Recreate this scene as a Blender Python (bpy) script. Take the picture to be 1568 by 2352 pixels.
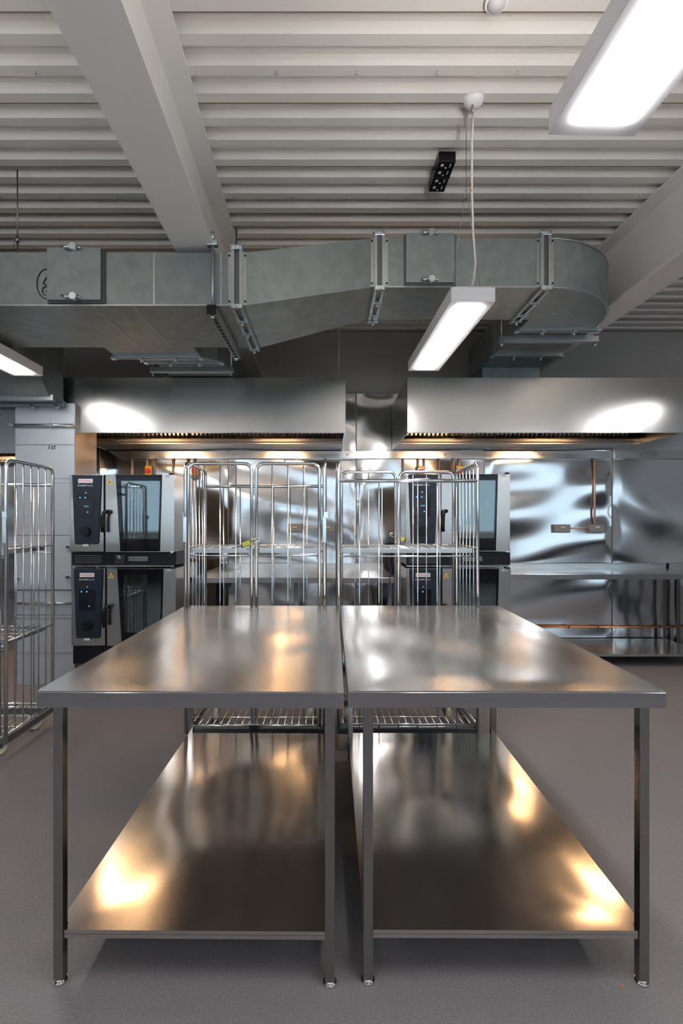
import bpy, bmesh, math, random
from mathutils import Vector, Matrix
random.seed(7)
for o in list(bpy.data.objects): bpy.data.objects.remove(o)
C = bpy.context.scene.collection
S = bpy.context.scene
PI = math.pi
# ------------------------------------------------------------------ camera
F, PX, PY, H = 1150.0, 755.0, 1196.0, 1.415
cam_d = bpy.data.cameras.new('camera'); cam = bpy.data.objects.new('camera', cam_d); C.objects.link(cam)
cam.location = (0, 0, H); cam.rotation_euler = (PI/2, 0, 0)
cam_d.sensor_fit = 'VERTICAL'; cam_d.sensor_height = 36; cam_d.lens = F/2352*36
cam_d.shift_x = (784-PX)/2352; cam_d.shift_y = (PY-1176)/2352
cam_d.clip_start = 0.05
S.camera = cam
# ------------------------------------------------------------------ world, daylight, exposure
w = bpy.data.worlds.new('world'); S.world = w; w.use_nodes = True
w.node_tree.nodes['Background'].inputs[0].default_value = (0.68, 0.85, 1.0, 1)
w.node_tree.nodes['Background'].inputs[1].default_value = 0.6
S.view_settings.view_transform = 'Standard'; S.view_settings.look = 'None'
S.view_settings.gamma = 1; S.view_settings.use_curve_mapping = False
S.view_settings.exposure = 0.5
LAMP = 26.0; UP = 44.0; WARM = 95.0; DAY = 10.0
def area(name, loc, rot, sx, sy, power, col):
    l = bpy.data.lights.new(name, 'AREA'); l.shape = 'RECTANGLE'; l.size = sx; l.size_y = sy
    l.energy = power; l.color = col
    o = bpy.data.objects.new(name, l); C.objects.link(o); o.location = loc; o.rotation_euler = rot
    return o
# daylight through the windows of the wall behind the camera (y = -3.2)
WINDOWS = [(-8.6, -5.8), (-5.2, -2.4), (-1.9, .9), (1.5, 4.3), (4.9, 8.4)]
for a, b in WINDOWS:
    area('window_daylight', ((a+b)/2, -3.35, 1.80), (PI/2, 0, 0), b-a, 1.35, DAY, (0.62, 0.82, 1.0))

# ------------------------------------------------------------------ materials
def mat(name, col=(.5, .5, .5), rough=.5, metal=0.0, emit=None, estr=0, noise=0, nscale=8, ncol=None,
        bump=0, bscale=(1, 1, 1), bdist=.01, bdetail=2, rvar=0, rscale=(1, 1, 1), spec=.5, alpha=1, bump2=None, transmission=0, aniso=0, tangent=None):
    m = bpy.data.materials.new(name); m.use_nodes = True
    nt = m.node_tree; b = nt.nodes['Principled BSDF']
    if aniso:
        b.inputs['Anisotropic'].default_value = aniso
        cx = nt.nodes.new('ShaderNodeCombineXYZ')
        for i in range(3): cx.inputs[i].default_value = tangent[i]
        vt = nt.nodes.new('ShaderNodeVectorTransform'); vt.vector_type = 'VECTOR'; vt.convert_from = 'OBJECT'; vt.convert_to = 'WORLD'
        nt.links.new(cx.outputs[0], vt.inputs[0]); nt.links.new(vt.outputs[0], b.inputs['Tangent'])
    b.inputs['Base Color'].default_value = (*col, 1); b.inputs['Roughness'].default_value = rough
    b.inputs['Metallic'].default_value = metal; b.inputs['Specular IOR Level'].default_value = spec
    if emit: b.inputs['Emission Color'].default_value = (*emit, 1); b.inputs['Emission Strength'].default_value = estr
    b.inputs['Alpha'].default_value = alpha
    b.inputs['Transmission Weight'].default_value = transmission
    tc = nt.nodes.new('ShaderNodeTexCoord')
    def noisetex(scale, detail=3):
        mp = nt.nodes.new('ShaderNodeMapping'); mp.inputs['Scale'].default_value = scale
        nt.links.new(tc.outputs['Object'], mp.inputs['Vector'])
        n = nt.nodes.new('ShaderNodeTexNoise'); n.inputs['Scale'].default_value = 1; n.inputs['Detail'].default_value = detail
        nt.links.new(mp.outputs[0], n.inputs['Vector']); return n
    if noise:
        sc = nscale if isinstance(nscale, tuple) else (nscale,)*3
        n = noisetex(sc, 4)
        r = nt.nodes.new('ShaderNodeValToRGB'); r.color_ramp.elements[0].position = .35; r.color_ramp.elements[1].position = .65
        c2 = ncol or tuple(max(0, c*(1-noise)) for c in col)
        r.color_ramp.elements[0].color = (*c2, 1); r.color_ramp.elements[1].color = (*col, 1)
        nt.links.new(n.outputs['Fac'], r.inputs['Fac']); nt.links.new(r.outputs['Color'], b.inputs['Base Color'])
    prev = None
    for bb in ([(bump, bscale, bdist, bdetail)] if bump else []) + (bump2 or []):
        st, sc, di, de = bb
        n = noisetex(sc, de); bn = nt.nodes.new('ShaderNodeBump'); bn.inputs['Strength'].default_value = st
        bn.inputs['Distance'].default_value = di
        nt.links.new(n.outputs['Fac'], bn.inputs['Height'])
        if prev: nt.links.new(prev.outputs['Normal'], bn.inputs['Normal'])
        prev = bn
    if prev: nt.links.new(prev.outputs['Normal'], b.inputs['Normal'])
    if rvar:
        n = noisetex(rscale, 3); mr = nt.nodes.new('ShaderNodeMapRange')
        mr.inputs['To Min'].default_value = max(.02, rough-rvar); mr.inputs['To Max'].default_value = rough+rvar
        mr.inputs['From Min'].default_value = .3; mr.inputs['From Max'].default_value = .7
        nt.links.new(n.outputs['Fac'], mr.inputs['Value']); nt.links.new(mr.outputs[0], b.inputs['Roughness'])
    return m
M = {}
M['table'] = mat('table_steel', (.56, .55, .54), .205, 1, rvar=.03, rscale=(6, 2, 3))
M['shelf'] = mat('undershelf_steel', (.54, .51, .48), .155, 1, rvar=.025, rscale=(6, 2, 3))
M['apron'] = mat('darkened_apron_steel', (.42, .41, .41), .10, 1)
M['leg'] = mat('leg_steel', (.30, .29, .275), .11, 1, rvar=.03, rscale=(40, 40, 3))
M['clad'] = mat('wall_cladding_steel', (.66, .66, .66), .12, 1, rvar=.03, rscale=(2, 2, 4))
M['hood'] = mat('hood_steel', (.58, .57, .55), .235, 1, rvar=.02, rscale=(6, 6, 1))
M['hood_in'] = mat('hood_inner_steel', (.50, .46, .42), .3, 1)
M['steel'] = mat('bright_steel', (.62, .62, .61), .2, 1, rvar=.05, rscale=(3, 3, 3))
M['oven'] = mat('oven_steel', (.52, .50, .47), .24, 1, )
M['zinc'] = mat('zinc_plated_tube', (.74, .77, .78), .2, 1)
M['zinc_dark'] = mat('dark_zinc_channel', (.16, .17, .18), .4, .8)
M['galv'] = mat('galvanised_duct', (.31, .355, .355), .42, .75, noise=.16, nscale=14, rvar=.08, rscale=(6, 6, 6))  # teal cast of the lamps is put into the base colour
M['galv_side'] = mat('galvanised_shaft', (.50, .53, .56), .48, .5, noise=.06, nscale=5)
M['flange'] = mat('duct_flange', (.50, .54, .54), .3, .9)
M['bolt'] = mat('bolt_zinc', (.65, .72, .75), .25, 1)
M['black'] = mat('black_plastic', (.010, .010, .012), .3, spec=.25)
M['bglass'] = mat('black_glass_border', (.006, .006, .008), .08, spec=.3)
M['rubber'] = mat('black_rubber', (.02, .02, .02), .7)
M['deck'] = mat('painted_deck', (.76, .74, .715), .45, noise=.04, nscale=3)
M['beam'] = mat('painted_beam', (.80, .79, .775), .5)
M['seam'] = mat('lap_seam', (.22, .17, .12), .8)
M['plaster'] = mat('grey_plaster', (.40, .39, .37), .9, noise=.06, nscale=3)
M['wallw'] = mat('white_wall', (.74, .74, .74), .8)
M['wallr'] = mat('added_dark_dado', (.07, .07, .075), .7)
M['floor'] = mat('floor_vinyl', (.180, .172, .180), .5, noise=.3, nscale=160, bump=.15, bscale=(300, 300, 300), bdist=.002)
M['cove'] = mat('floor_cove', (.15, .145, .15), .5)
M['lampw'] = mat('lamp_housing_white', (.88, .87, .89), .4)
M['led'] = mat('lamp_diffuser', (.9, .9, .9), .5, emit=(1.0, .975, .98), estr=LAMP)
M['added_uplight'] = mat('added_ceiling_fill', (.9, .9, .9), .5, emit=(1.0, .93, .86), estr=UP)  # glow added on lamp tops to brighten the ceiling
M['warm'] = mat('hood_strip_light', (.9, .8, .6), .5, emit=(1.0, .60, .29), estr=WARM)
M['cable'] = mat('white_cable', (.72, .70, .62), .5)
M['wire'] = mat('steel_wire', (.35, .35, .35), .35, 1)
M['navy'] = mat('navy_panel', (.016, .024, .036), .38, spec=.3)
M['screen'] = mat('touch_screen', (.006, .007, .009), .15)
M['bled'] = mat('blue_light', (.05, .2, .8), .4, emit=(.06, .35, 1), estr=.9)
M['cled'] = mat('cyan_light', (.05, .4, .5), .4, emit=(.2, .75, 1), estr=.22)
M['white'] = mat('white_print', (.75, .75, .75), .5)
M['red'] = mat('red_print', (.7, .03, .03), .4)
M['yellow'] = mat('yellow_plastic', (.85, .55, .02), .4)
M['grey'] = mat('grey_plastic', (.15, .17, .21), .5)
M['greyp'] = mat('grey_label', (.55, .55, .57), .5)
M['conduit'] = mat('pinkish_conduit', (.44, .38, .36), .4, .3)
M['copper'] = mat('copper_pipe', (.72, .33, .15), .28, 1)
M['brass'] = mat('brass_padlock', (.62, .55, .10), .3, .7)
M['cream'] = mat('cream_wheel', (.72, .70, .50), .5)
M['marker'] = mat('black_marker', (.01, .01, .012), .8)
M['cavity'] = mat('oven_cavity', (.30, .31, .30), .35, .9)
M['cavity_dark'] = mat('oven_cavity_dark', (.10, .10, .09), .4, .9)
M['lightsock'] = mat('pale_socket', (.6, .6, .62), .5)
M['blue'] = mat('blue_cable', (.008, .02, .16), .5)
def glassmat():
    m = bpy.data.materials.new('oven_door_glass'); m.use_nodes = True; nt = m.node_tree
    nt.nodes.clear(); o = nt.nodes.new('ShaderNodeOutputMaterial'); mx = nt.nodes.new('ShaderNodeMixShader')
    t = nt.nodes.new('ShaderNodeBsdfTransparent'); t.inputs[0].default_value = (.55, .62, .62, 1)
    g = nt.nodes.new('ShaderNodeBsdfGlossy'); g.inputs['Roughness'].default_value = .04; g.inputs[0].default_value = (.85, .95, .95, 1)
    mx.inputs[0].default_value = .16
    nt.links.new(t.outputs[0], mx.inputs[1]); nt.links.new(g.outputs[0], mx.inputs[2]); nt.links.new(mx.outputs[0], o.inputs[0])
    return m
M['glass'] = glassmat()

# ------------------------------------------------------------------ mesh helpers
class MB:
    def __init__(s): s.bm = bmesh.new()
    def box(s, x0, x1, y0, y1, z0, z1, bev=0):
        v = [s.bm.verts.new(p) for p in ((x0,y0,z0),(x1,y0,z0),(x1,y1,z0),(x0,y1,z0),(x0,y0,z1),(x1,y0,z1),(x1,y1,z1),(x0,y1,z1))]
        fs = [s.bm.faces.new([v[i] for i in f]) for f in ((0,3,2,1),(4,5,6,7),(0,1,5,4),(1,2,6,5),(2,3,7,6),(3,0,4,7))]
        if bev:
            es = set(e for f in fs for e in f.edges)
            bmesh.ops.bevel(s.bm, geom=list(es), offset=bev, segments=2, affect='EDGES', profile=.5)
        return s
    def hexa(s, A, B):          # A, B: quads of 4 points each, lofted, closed
        a = [s.bm.verts.new(p) for p in A]; b = [s.bm.verts.new(p) for p in B]
        s.bm.faces.new(a[::-1]); s.bm.faces.new(b)
        for i in range(4): s.bm.faces.new((a[i], a[(i+1)%4], b[(i+1)%4], b[i]))
        return s
    def prism(s, pts, axis, a, b):      # pts 2D outline extruded along axis from a to b
        def mk(p, t):
            return {'x': (t, p[0], p[1]), 'y': (p[0], t, p[1]), 'z': (p[0], p[1], t)}[axis]
        A = [s.bm.verts.new(mk(p, a)) for p in pts]; B = [s.bm.verts.new(mk(p, b)) for p in pts]
        s.bm.faces.new(A[::-1]); s.bm.faces.new(B); n = len(pts)
        for i in range(n): s.bm.faces.new((A[i], A[(i+1)%n], B[(i+1)%n], B[i]))
        return s
    def tube(s, pts, r, n=8, closed=False):
        pts = [Vector(p) for p in pts]; rings = []; m = len(pts); up = None
        for i, p in enumerate(pts):
            if closed: d = (pts[(i+1)%m]-pts[i-1])
            elif i == 0: d = pts[1]-p
            elif i == m-1: d = p-pts[i-1]
            else: d = (pts[i+1]-p).normalized()+(p-pts[i-1]).normalized()
            d.normalize()
            if up is None or abs(up.dot(d)) > .98:
                up = Vector((0,0,1)) if abs(d.z) < .9 else Vector((1,0,0))
            a = d.cross(up).normalized(); b = a.cross(d).normalized(); up = b
            rings.append([s.bm.verts.new(p+a*math.cos(2*PI*k/n)*r+b*math.sin(2*PI*k/n)*r) for k in range(n)])
        for i in range(m-1+(1 if closed else 0)):
            A, B = rings[i], rings[(i+1)%m]
            for k in range(n): 
                f = s.bm.faces.new((A[k], A[(k+1)%n], B[(k+1)%n], B[k])); f.smooth = True
        if not closed:
            s.bm.faces.new(rings[0][::-1]); s.bm.faces.new(rings[-1])
        return s
    def cyl(s, c, axis, r, a, b, n=20, r2=None):
        r2 = r if r2 is None else r2
        ax = {'x': Vector((1,0,0)), 'y': Vector((0,1,0)), 'z': Vector((0,0,1))}[axis]
        u = Vector((0,1,0)) if axis == 'x' else Vector((1,0,0)); v = ax.cross(u); c = Vector(c)
        A = [s.bm.verts.new(c+ax*a+(u*math.cos(2*PI*k/n)+v*math.sin(2*PI*k/n))*r) for k in range(n)]
        B = [s.bm.verts.new(c+ax*b+(u*math.cos(2*PI*k/n)+v*math.sin(2*PI*k/n))*r2) for k in range(n)]
        s.bm.faces.new(A[::-1]); s.bm.faces.new(B)
        for k in range(n):
            f = s.bm.faces.new((A[k], A[(k+1)%n], B[(k+1)%n], B[k])); f.smooth = True
        return s
    def dome(s, c, r, squash=1, down=True, n=20, m=6):
        rings = []
        for j in range(m+1):
            t = PI/2*j/m; rr = r*math.cos(t); z = r*squash*math.sin(t)*(-1 if down else 1)
            if j == m: rings.append([s.bm.verts.new((c[0], c[1], c[2]+z))])
            else: rings.append([s.bm.verts.new((c[0]+rr*math.cos(2*PI*k/n), c[1]+rr*math.sin(2*PI*k/n), c[2]+z)) for k in range(n)])
        for j in range(m):
            for k in range(n):
                A, B = rings[j], rings[j+1]
                if len(B) == 1: f = s.bm.faces.new((A[k], A[(k+1)%n], B[0]))
                else: f = s.bm.faces.new((A[k], A[(k+1)%n], B[(k+1)%n], B[k]))
                f.smooth = True
        s.bm.faces.new(rings[0]); return s
    def sheet(s, u0, u1, v0, v1, t0, t1, nu, nv, fn, plane='xy', edge=.06):
        # box whose t1 face is a finely divided, slightly uneven sheet of metal; plane 'xy' faces +z, 'xz' faces -y
        mk = (lambda u, v, t: (u, v, t)) if plane == 'xy' else (lambda u, v, t: (u, t, v))
        G = []
        for j in range(nv+1):
            v = v0+(v1-v0)*j/nv; row = []
            for i in range(nu+1):
                u = u0+(u1-u0)*i/nu
                d = min(u-u0, u1-u, v-v0, v1-v); e = min(1, d/edge); e = e*e*(3-2*e)
                row.append(s.bm.verts.new(mk(u, v, t1+fn(u, v)*e)))
            G.append(row)
        for j in range(nv):
            for i in range(nu):
                f = s.bm.faces.new((G[j][i], G[j][i+1], G[j+1][i+1], G[j+1][i])); f.smooth = True
        B = [s.bm.verts.new(mk(*q, t0)) for q in ((u0, v0), (u1, v0), (u1, v1), (u0, v1))]
        s.bm.faces.new(B)
        for row, a, b in ((G[0], 0, 1), ([r[-1] for r in G], 1, 2), (G[-1][::-1], 2, 3), ([r[0] for r in G][::-1], 3, 0)):
            s.bm.faces.new([B[a], B[b]]+row[::-1])
        for e in s.bm.edges:
            if len(e.link_faces) == 2 and (e.link_faces[0].smooth != e.link_faces[1].smooth): e.smooth = False
        return s
    def build(s, name, m, parent=None, loc=None, label=None):
        bmesh.ops.recalc_face_normals(s.bm, faces=s.bm.faces)
        me = bpy.data.meshes.new(name); s.bm.to_mesh(me); s.bm.free()
        me.materials.append(M[m] if isinstance(m, str) else m)
        o = bpy.data.objects.new(name, me); C.objects.link(o)
        if parent: o.parent = parent
        if loc: o.location = loc
        if label: o['label'] = label
        return o
def BX(*a, **k): return MB().box(*a, **k)
def tag(o, label, cat, group=None):
    o['label'] = label; o['category'] = cat
    if group: o['group'] = group
    return o
def thing(name, label, cat, loc=(0,0,0), rz=0, group=None):
    o = bpy.data.objects.new(name, None); C.objects.link(o); o.location = loc; o.rotation_euler = (0,0,rz)
    o.empty_display_size = .1
    return tag(o, label, cat, group)
def struct(o): o['kind'] = 'structure'; return o
KIDS = lambda o: [c for c in list(C.objects) if c.parent == o]
def dup(o, parent=None):
    c = o.copy(); C.objects.link(c)
    if parent: c.parent = parent
    for ch in KIDS(o):
        dup(ch, c)
    return c
def text(name, body, size, m, loc, rot=(PI/2,0,0), parent=None, shear=0, scale_x=1, depth=.0008):
    cu = bpy.data.curves.new(name, 'FONT'); cu.body = body; cu.size = size; cu.extrude = depth
    cu.align_x = 'CENTER'; cu.align_y = 'CENTER'; cu.shear = shear
    t = bpy.data.objects.new(name, cu); C.objects.link(t)
    bpy.context.view_layer.update()
    me = bpy.data.meshes.new_from_object(t.evaluated_get(bpy.context.evaluated_depsgraph_get()))
    bpy.data.objects.remove(t); me.materials.clear(); me.materials.append(M[m]); me.name = name
    for v in me.vertices: v.co.x *= scale_x
    o = bpy.data.objects.new(name, me); C.objects.link(o); o.location = loc; o.rotation_euler = rot
    if parent: o.parent = parent
    return o
def P(px, py, Z):       # point of the room seen at a pixel at a known depth
    return Vector(((px-PX)/F*Z, Z, H-(py-PY)/F*Z))

def waves(seed, amp, lu, lv, n=6):
    r = random.Random(seed); T = [(amp*r.uniform(.4, 1)/n**.5, 1/(lu*r.uniform(.6, 1.8)), 1/(lv*r.uniform(.6, 1.8)), r.uniform(0, 6.28), r.uniform(-1, 1)) for _ in range(n)]
    def fn(u, v): return sum(a*math.sin(2*PI*(fu*u*k*1.2+fv*v)+ph) for a, fu, fv, ph, k in T)
    return fn
# ------------------------------------------------------------------ room shell
XL, XR, YB, YR, ZC = -9.0, 9.0, 5.52, -3.2, 3.485
struct(BX(XL, XR, YR, YB+.1, -.05, 0).build('floor', 'floor'))
# trapezoidal roof deck, ribs running left to right
mb = MB(); prof = []
y = 2.129-.148*36
while y < YB+.2:
    prof += [(y, ZC), (y+.0545, ZC), (y+.0665, ZC+.042), (y+.136, ZC+.042)]
    y += .148
v0 = [mb.bm.verts.new((XL, p[0], p[1])) for p in prof]; v1 = [mb.bm.verts.new((XR, p[0], p[1])) for p in prof]
for i in range(len(prof)-1): mb.bm.faces.new((v0[i], v0[i+1], v1[i+1], v1[i]))
mb.box(XL, XR, YR-.2, YB+.2, ZC+.05, ZC+.12)
ceil = struct(mb.build('ceiling', 'deck'))
mb = MB()
for k in range(-33, 24, 3):
    yy = 2.129+.148*(k+2)+.0545
    if yy < YB-.1: mb.box(XL+.01, XR-.01, yy-.001, yy+.005, ZC-.0015, ZC+.01)
mb.build('lap_seam', 'seam', ceil, label='thin brown lap line between roof sheets')
mb = MB()
for k, n in ((1, 9), (7, 12)):
    for i in range(n*2):
        mb.cyl((-3.2+i*.37, 2.129+.148*k+.03-(.0 if k == 1 else .0), ZC), 'z', .004, -.012, .002, 6)
mb.build('deck_screw', 'bolt', ceil)
struct(BX(XL, XR, YB, YB+.1, 0, ZC+.1).build('wall_back', 'plaster'))
struct(BX(XL-.1, XL, YR, YB+.1, 0, ZC+.1).build('wall_left', 'wallw'))
struct(BX(XR, XR+.1, YR, YB+.1, 0, ZC+.1).build('wall_right', 'wallw'))
mb = MB(); xs = [XL]+[c for ab in WINDOWS for c in ab]+[XR]
struct(BX(XL, XR, YR-.1, YR, 0, .78).build('reflected_dado', 'wallr'))  # unseen dark dado, added to darken low reflections in the steel
mb.box(XL, XR, YR-.1, YR, .78, 1.12); mb.box(XL, XR, YR-.1, YR, 2.48, ZC+.1)
for i in range(0, len(xs), 2): mb.box(xs[i], xs[i+1], YR-.1, YR, 1.12, 2.48)
struct(mb.build('wall_rear', 'wallw'))
for i, (a, b) in enumerate(WINDOWS):
    mb = MB()
    for q in (a, b-.05, (a+b)/2-.025): mb.box(q, q+.05, YR-.08, YR-.02, 1.12, 2.48)
    mb.box(a, b, YR-.08, YR-.02, 1.12, 1.17); mb.box(a, b, YR-.08, YR-.02, 2.43, 2.48)
    struct(mb.build('window_%d' % (i+1), 'lampw'))
struct(BX(XL, XR, YB-.03, YB, 0, .07).build('baseboard_back', 'cove'))
# painted steel beams (I section), running away from the camera
def beam(xa, xb, label):
    w_ = (xb-xa); xc = (xa+xb)/2
    t = .016; zb = H+1.56; zt = ZC-.002
    pts = [(xa,zb),(xb,zb),(xb,zb+t),(xc+.006,zb+t),(xc+.006,zt-t),(xb,zt-t),(xb,zt),(xa,zt),(xa,zt-t),(xc-.006,zt-t),(xc-.006,zb+t),(xa,zb+t)]
    mb = MB(); A = []; B = []
    s = -30/F
    for p in pts:
        A.append(mb.bm.verts.new((p[0]+s*YR*.98, YR*.98, p[1]))); B.append(mb.bm.verts.new((p[0]+s*YB*.995, YB*.995, p[1])))
    mb.bm.faces.new(A[::-1]); mb.bm.faces.new(B)
    for i in range(12): mb.bm.faces.new((A[i], A[(i+1)%12], B[(i+1)%12], B[i]))
    return tag(mb.build('steel_beam', 'beam'), label, 'beam')
beam(-.812, -.583, 'white painted steel roof beam on the left, crossing above the galvanised duct')
beam(2.13, 2.34, 'white painted steel roof beam on the right, passing behind the curved duct elbow')
# ------------------------------------------------------------------ wall cladding
x = -6.0; edges = [-6, -3.93, -2.52, -1.105, .30, 1.706, 3.11, 4.52, 5.93, 7.34, 8.75]
lab = ['polished steel wall panel behind the far left hood', 'polished steel wall panel behind the grey vertical duct',
       'polished steel wall panel behind the left oven stack', 'polished steel wall panel behind the left roll cage',
       'polished steel wall panel behind the right oven stack', 'polished steel wall panel with two twin sockets right of the ovens',
       'polished steel wall panel at the right edge with no sockets', 'polished steel wall panel out of frame past the right bench', 'polished steel wall panel out of frame, last but one on the right', 'polished steel wall panel in the far right corner']
for i in range(10):
    a, b = edges[i], edges[i+1]
    mb = MB(); nx, nz = 2, 2
    mb.sheet(a+.003, b-.003, .07, 2.81, YB-.001, YB-.018, 36, 100, waves(40+i, .012, 1.6, .8), 'xz')
    o = mb.build('wall_panel', 'clad'); tag(o, lab[i], 'wall panel')
for i, xx in enumerate(edges[1:-1]):
    nm = ['behind the grey vertical duct', 'beside the left oven stack', 'behind the left roll cage', 'between the two hoods',
          'behind the right oven stack', 'right of the wall sockets', 'past the second bench, out of frame', 'far out of frame on the right', 'nearest the far right corner'][i]
    tag(BX(xx-.006, xx+.006, YB-.022, YB-.018, .07, 2.81).build('joint_strip', 'zinc_dark'), 'dark vertical joint strip in the steel wall '+nm, 'joint strip')
# stainless trunking above
tr = thing('wall_trunking', 'long stainless trunking running along the wall under the hoods', 'trunking', (0, YB-.08, 2.09))
BX(-2.15, 5.95, 0, .06, 0, .085, bev=.003).build('channel', 'steel', tr)
for px in (310, 537, 797, 1022, 1246, 1470, 1505):
    MB().cyl(((px-PX)/F*5.44, 0, .042), 'y', .008, -.006, .002, 10).build('screw', 'zinc_dark', tr)
MB().box(3.1, 3.38, -.004, 0, .002, .083).build('joint_cover', 'steel', tr)

# ------------------------------------------------------------------ extraction hoods
def hood(x0, x1, label, z0=2.189, z1=2.672, rods=(), lights=(), lit=True):
    t = thing('extraction_hood', label, 'hood', ((x0+x1)/2, 4.40, z0)); h = z1-z0; a = (x0-x1)/2; b = -a; D = 1.07; th = .012
    mb = MB(); mb.sheet(a, b, 0, h, th, 0, 60, 16, waves(int(x0*10)+90, .0005, 1.1, 1.3), 'xz', .05); mb.build('front_panel', 'hood', t)
    MB().box(a, a+th, th, D, 0, h).build('side_panel', 'hood', t); MB().box(b-th, b, th, D, 0, h).build('side_panel', 'hood', t)
    BX(a+th, b-th, th, D, h-th, h).build('top_panel', 'hood_in', t)
    # rear trough
    mb = MB(); mb.prism([(.66, .002), (.66, .055), (.74, .075), (D, .075), (D, .002)], 'x', a+th, b-th); mb.build('plenum_trough', 'hood_in', t)
    mb = MB(); mb.prism([(.66, .012), (.61, .018), (.61, .034), (.66, .028)], 'x', a+th, b-th).build('grease_gutter', 'hood_in', t)
    MB().prism([(.028, 0), (.012, 0), (.012, .035), (.018, .035), (.018, .006), (.028, .006)], 'x', a+th, b-th).build('front_lip', 'hood_in', t)
    n = max(3, round((b-a-.1)/.5)); wf = (b-a-.16)/n
    for i in range(n):
        f0 = a+.08+i*wf+.004; f1 = f0+wf-.008
        fr = MB(); 
        def slab(q0, q1, d):      # slanted strip following the filter plane
            A = [(q0, .71, .06), (q1, .71, .06), (q1, .44, .44), (q0, .44, .44)]
            B = [(p[0], p[1]-d, p[2]-d*.6) for p in A]
            return A, B
        k = 0; q = f0
        f = MB(); A, B = slab(f0, f1, .004); f.hexa(A, B); fo = f.build('baffle_filter', 'zinc_dark', t)
        bars = MB(); m_ = int(wf/.044)
        for j in range(m_):
            q = f0+.006+j*(wf-.02)/m_
            A = [(q, .700, .062), (q+.02, .700, .062), (q+.02, .43, .435), (q, .43, .435)]
            B = [(p[0], p[1]-.03, p[2]-.012) for p in A]
            bars.hexa(A, B)
        bars.build('baffle', 'steel', fo)
    for lx in lights:
        q = lx-(x0+x1)/2
        fx = BX(q-.22, q+.22, .035, .115, .034, .085, bev=.006).build('light_fitting', 'steel', t)
        BX(q-.20, q+.20, .045, .105, .026, .036).build('light_diffuser', 'warm', fx)
    for rx in rods:
        tag(MB().tube([(rx, 4.6, z1), (rx, 4.6, ZC)], .006, 8).build('hanging_rod', 'flange'), 'thin steel rod holding the %s end of the left hood' % ('left' if rx < -1 else 'right'), 'rod')
    return t
hood(-2.44, .146, 'wide stainless extraction hood on the left, above the left oven stack and bench', rods=(-2.48+.05, .092), lights=(-1.82, -.55))
hood(.69, 3.12, 'wide stainless extraction hood on the right, above the right oven stack', rods=(), lights=(1.18, 2.40))
hood(-5.2, -2.73, 'stainless extraction hood cut off by the left edge of the photo', z0=2.01, z1=2.42, rods=(), lights=(-4.6, -3.4))

# ------------------------------------------------------------------ main galvanised duct
D1 = dict(yf=2.85, yb=3.54, z0=2.64, z1=2.94); D2 = dict(yf=3.08, yb=3.58, z0=2.852, z1=3.152)
duct = thing('ventilation_duct', 'large galvanised rectangular duct running across under the ceiling with a curved right elbow', 'duct', (0, 3.2, 2.64))
def local(o): o.location = (0, -3.2, -2.64); return o
def dpart(mb, name, m, label=None, parent=None):
    o = mb.build(name, m, parent or duct, label=label)
    if not parent: local(o)
    return o
XA, XB, XC_ = -.52, .31, 1.327
dpart(BX(-4.6, XA, D1['yf'], D1['yb'], D1['z0'], D1['z1']), 'straight_section', 'galv')
def rect(x, d): return [(x, d['yf'], d['z0']), (x, d['yb'], d['z0']), (x, d['yb'], d['z1']), (x, d['yf'], d['z1'])]
dpart(MB().hexa(rect(XA+.04, D1), rect(XB-.04, D2)).hexa(rect(XA, D1), rect(XA+.04, D1)).hexa(rect(XB-.04, D2), rect(XB, D2)), 'offset_section', 'galv')
dpart(BX(XB, XC_, D2['yf'], D2['yb'], D2['z0'], D2['z1']), 'straight_section', 'galv')
# elbow turning back to the wall
out = []; R = .66
for k in range(17):
    a = PI/2*k/16; out.append((XC_+R*math.sin(a), D2['yf']+R*(1-math.cos(a))))
inn = [(1.43, D2['yf']+R), (1.43, D2['yb']), (XC_, D2['yb'])]
mb = MB(); mb.prism(out+inn, 'z', D2['z0'], D2['z1']); el = dpart(mb, 'elbow', 'galv')
mb = MB()
for zz in (D2['z0'], D2['z1']):
    mb.tube([(p[0], p[1]-.002, zz) for p in out], .006, 6)
dpart(mb, 'elbow_rim', 'flange')
YE = D2['yf']+R; XE0, XE1 = 1.43, 1.987
dpart(BX(XE0, XE1, YE, 5.12, D2['z0'], D2['z1']), 'branch_section', 'galv')
dpart(BX(XE0+.01, XE1-.01, 4.70, 5.12, 2.674, D2['z0']), 'drop_collar', 'galv')
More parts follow.
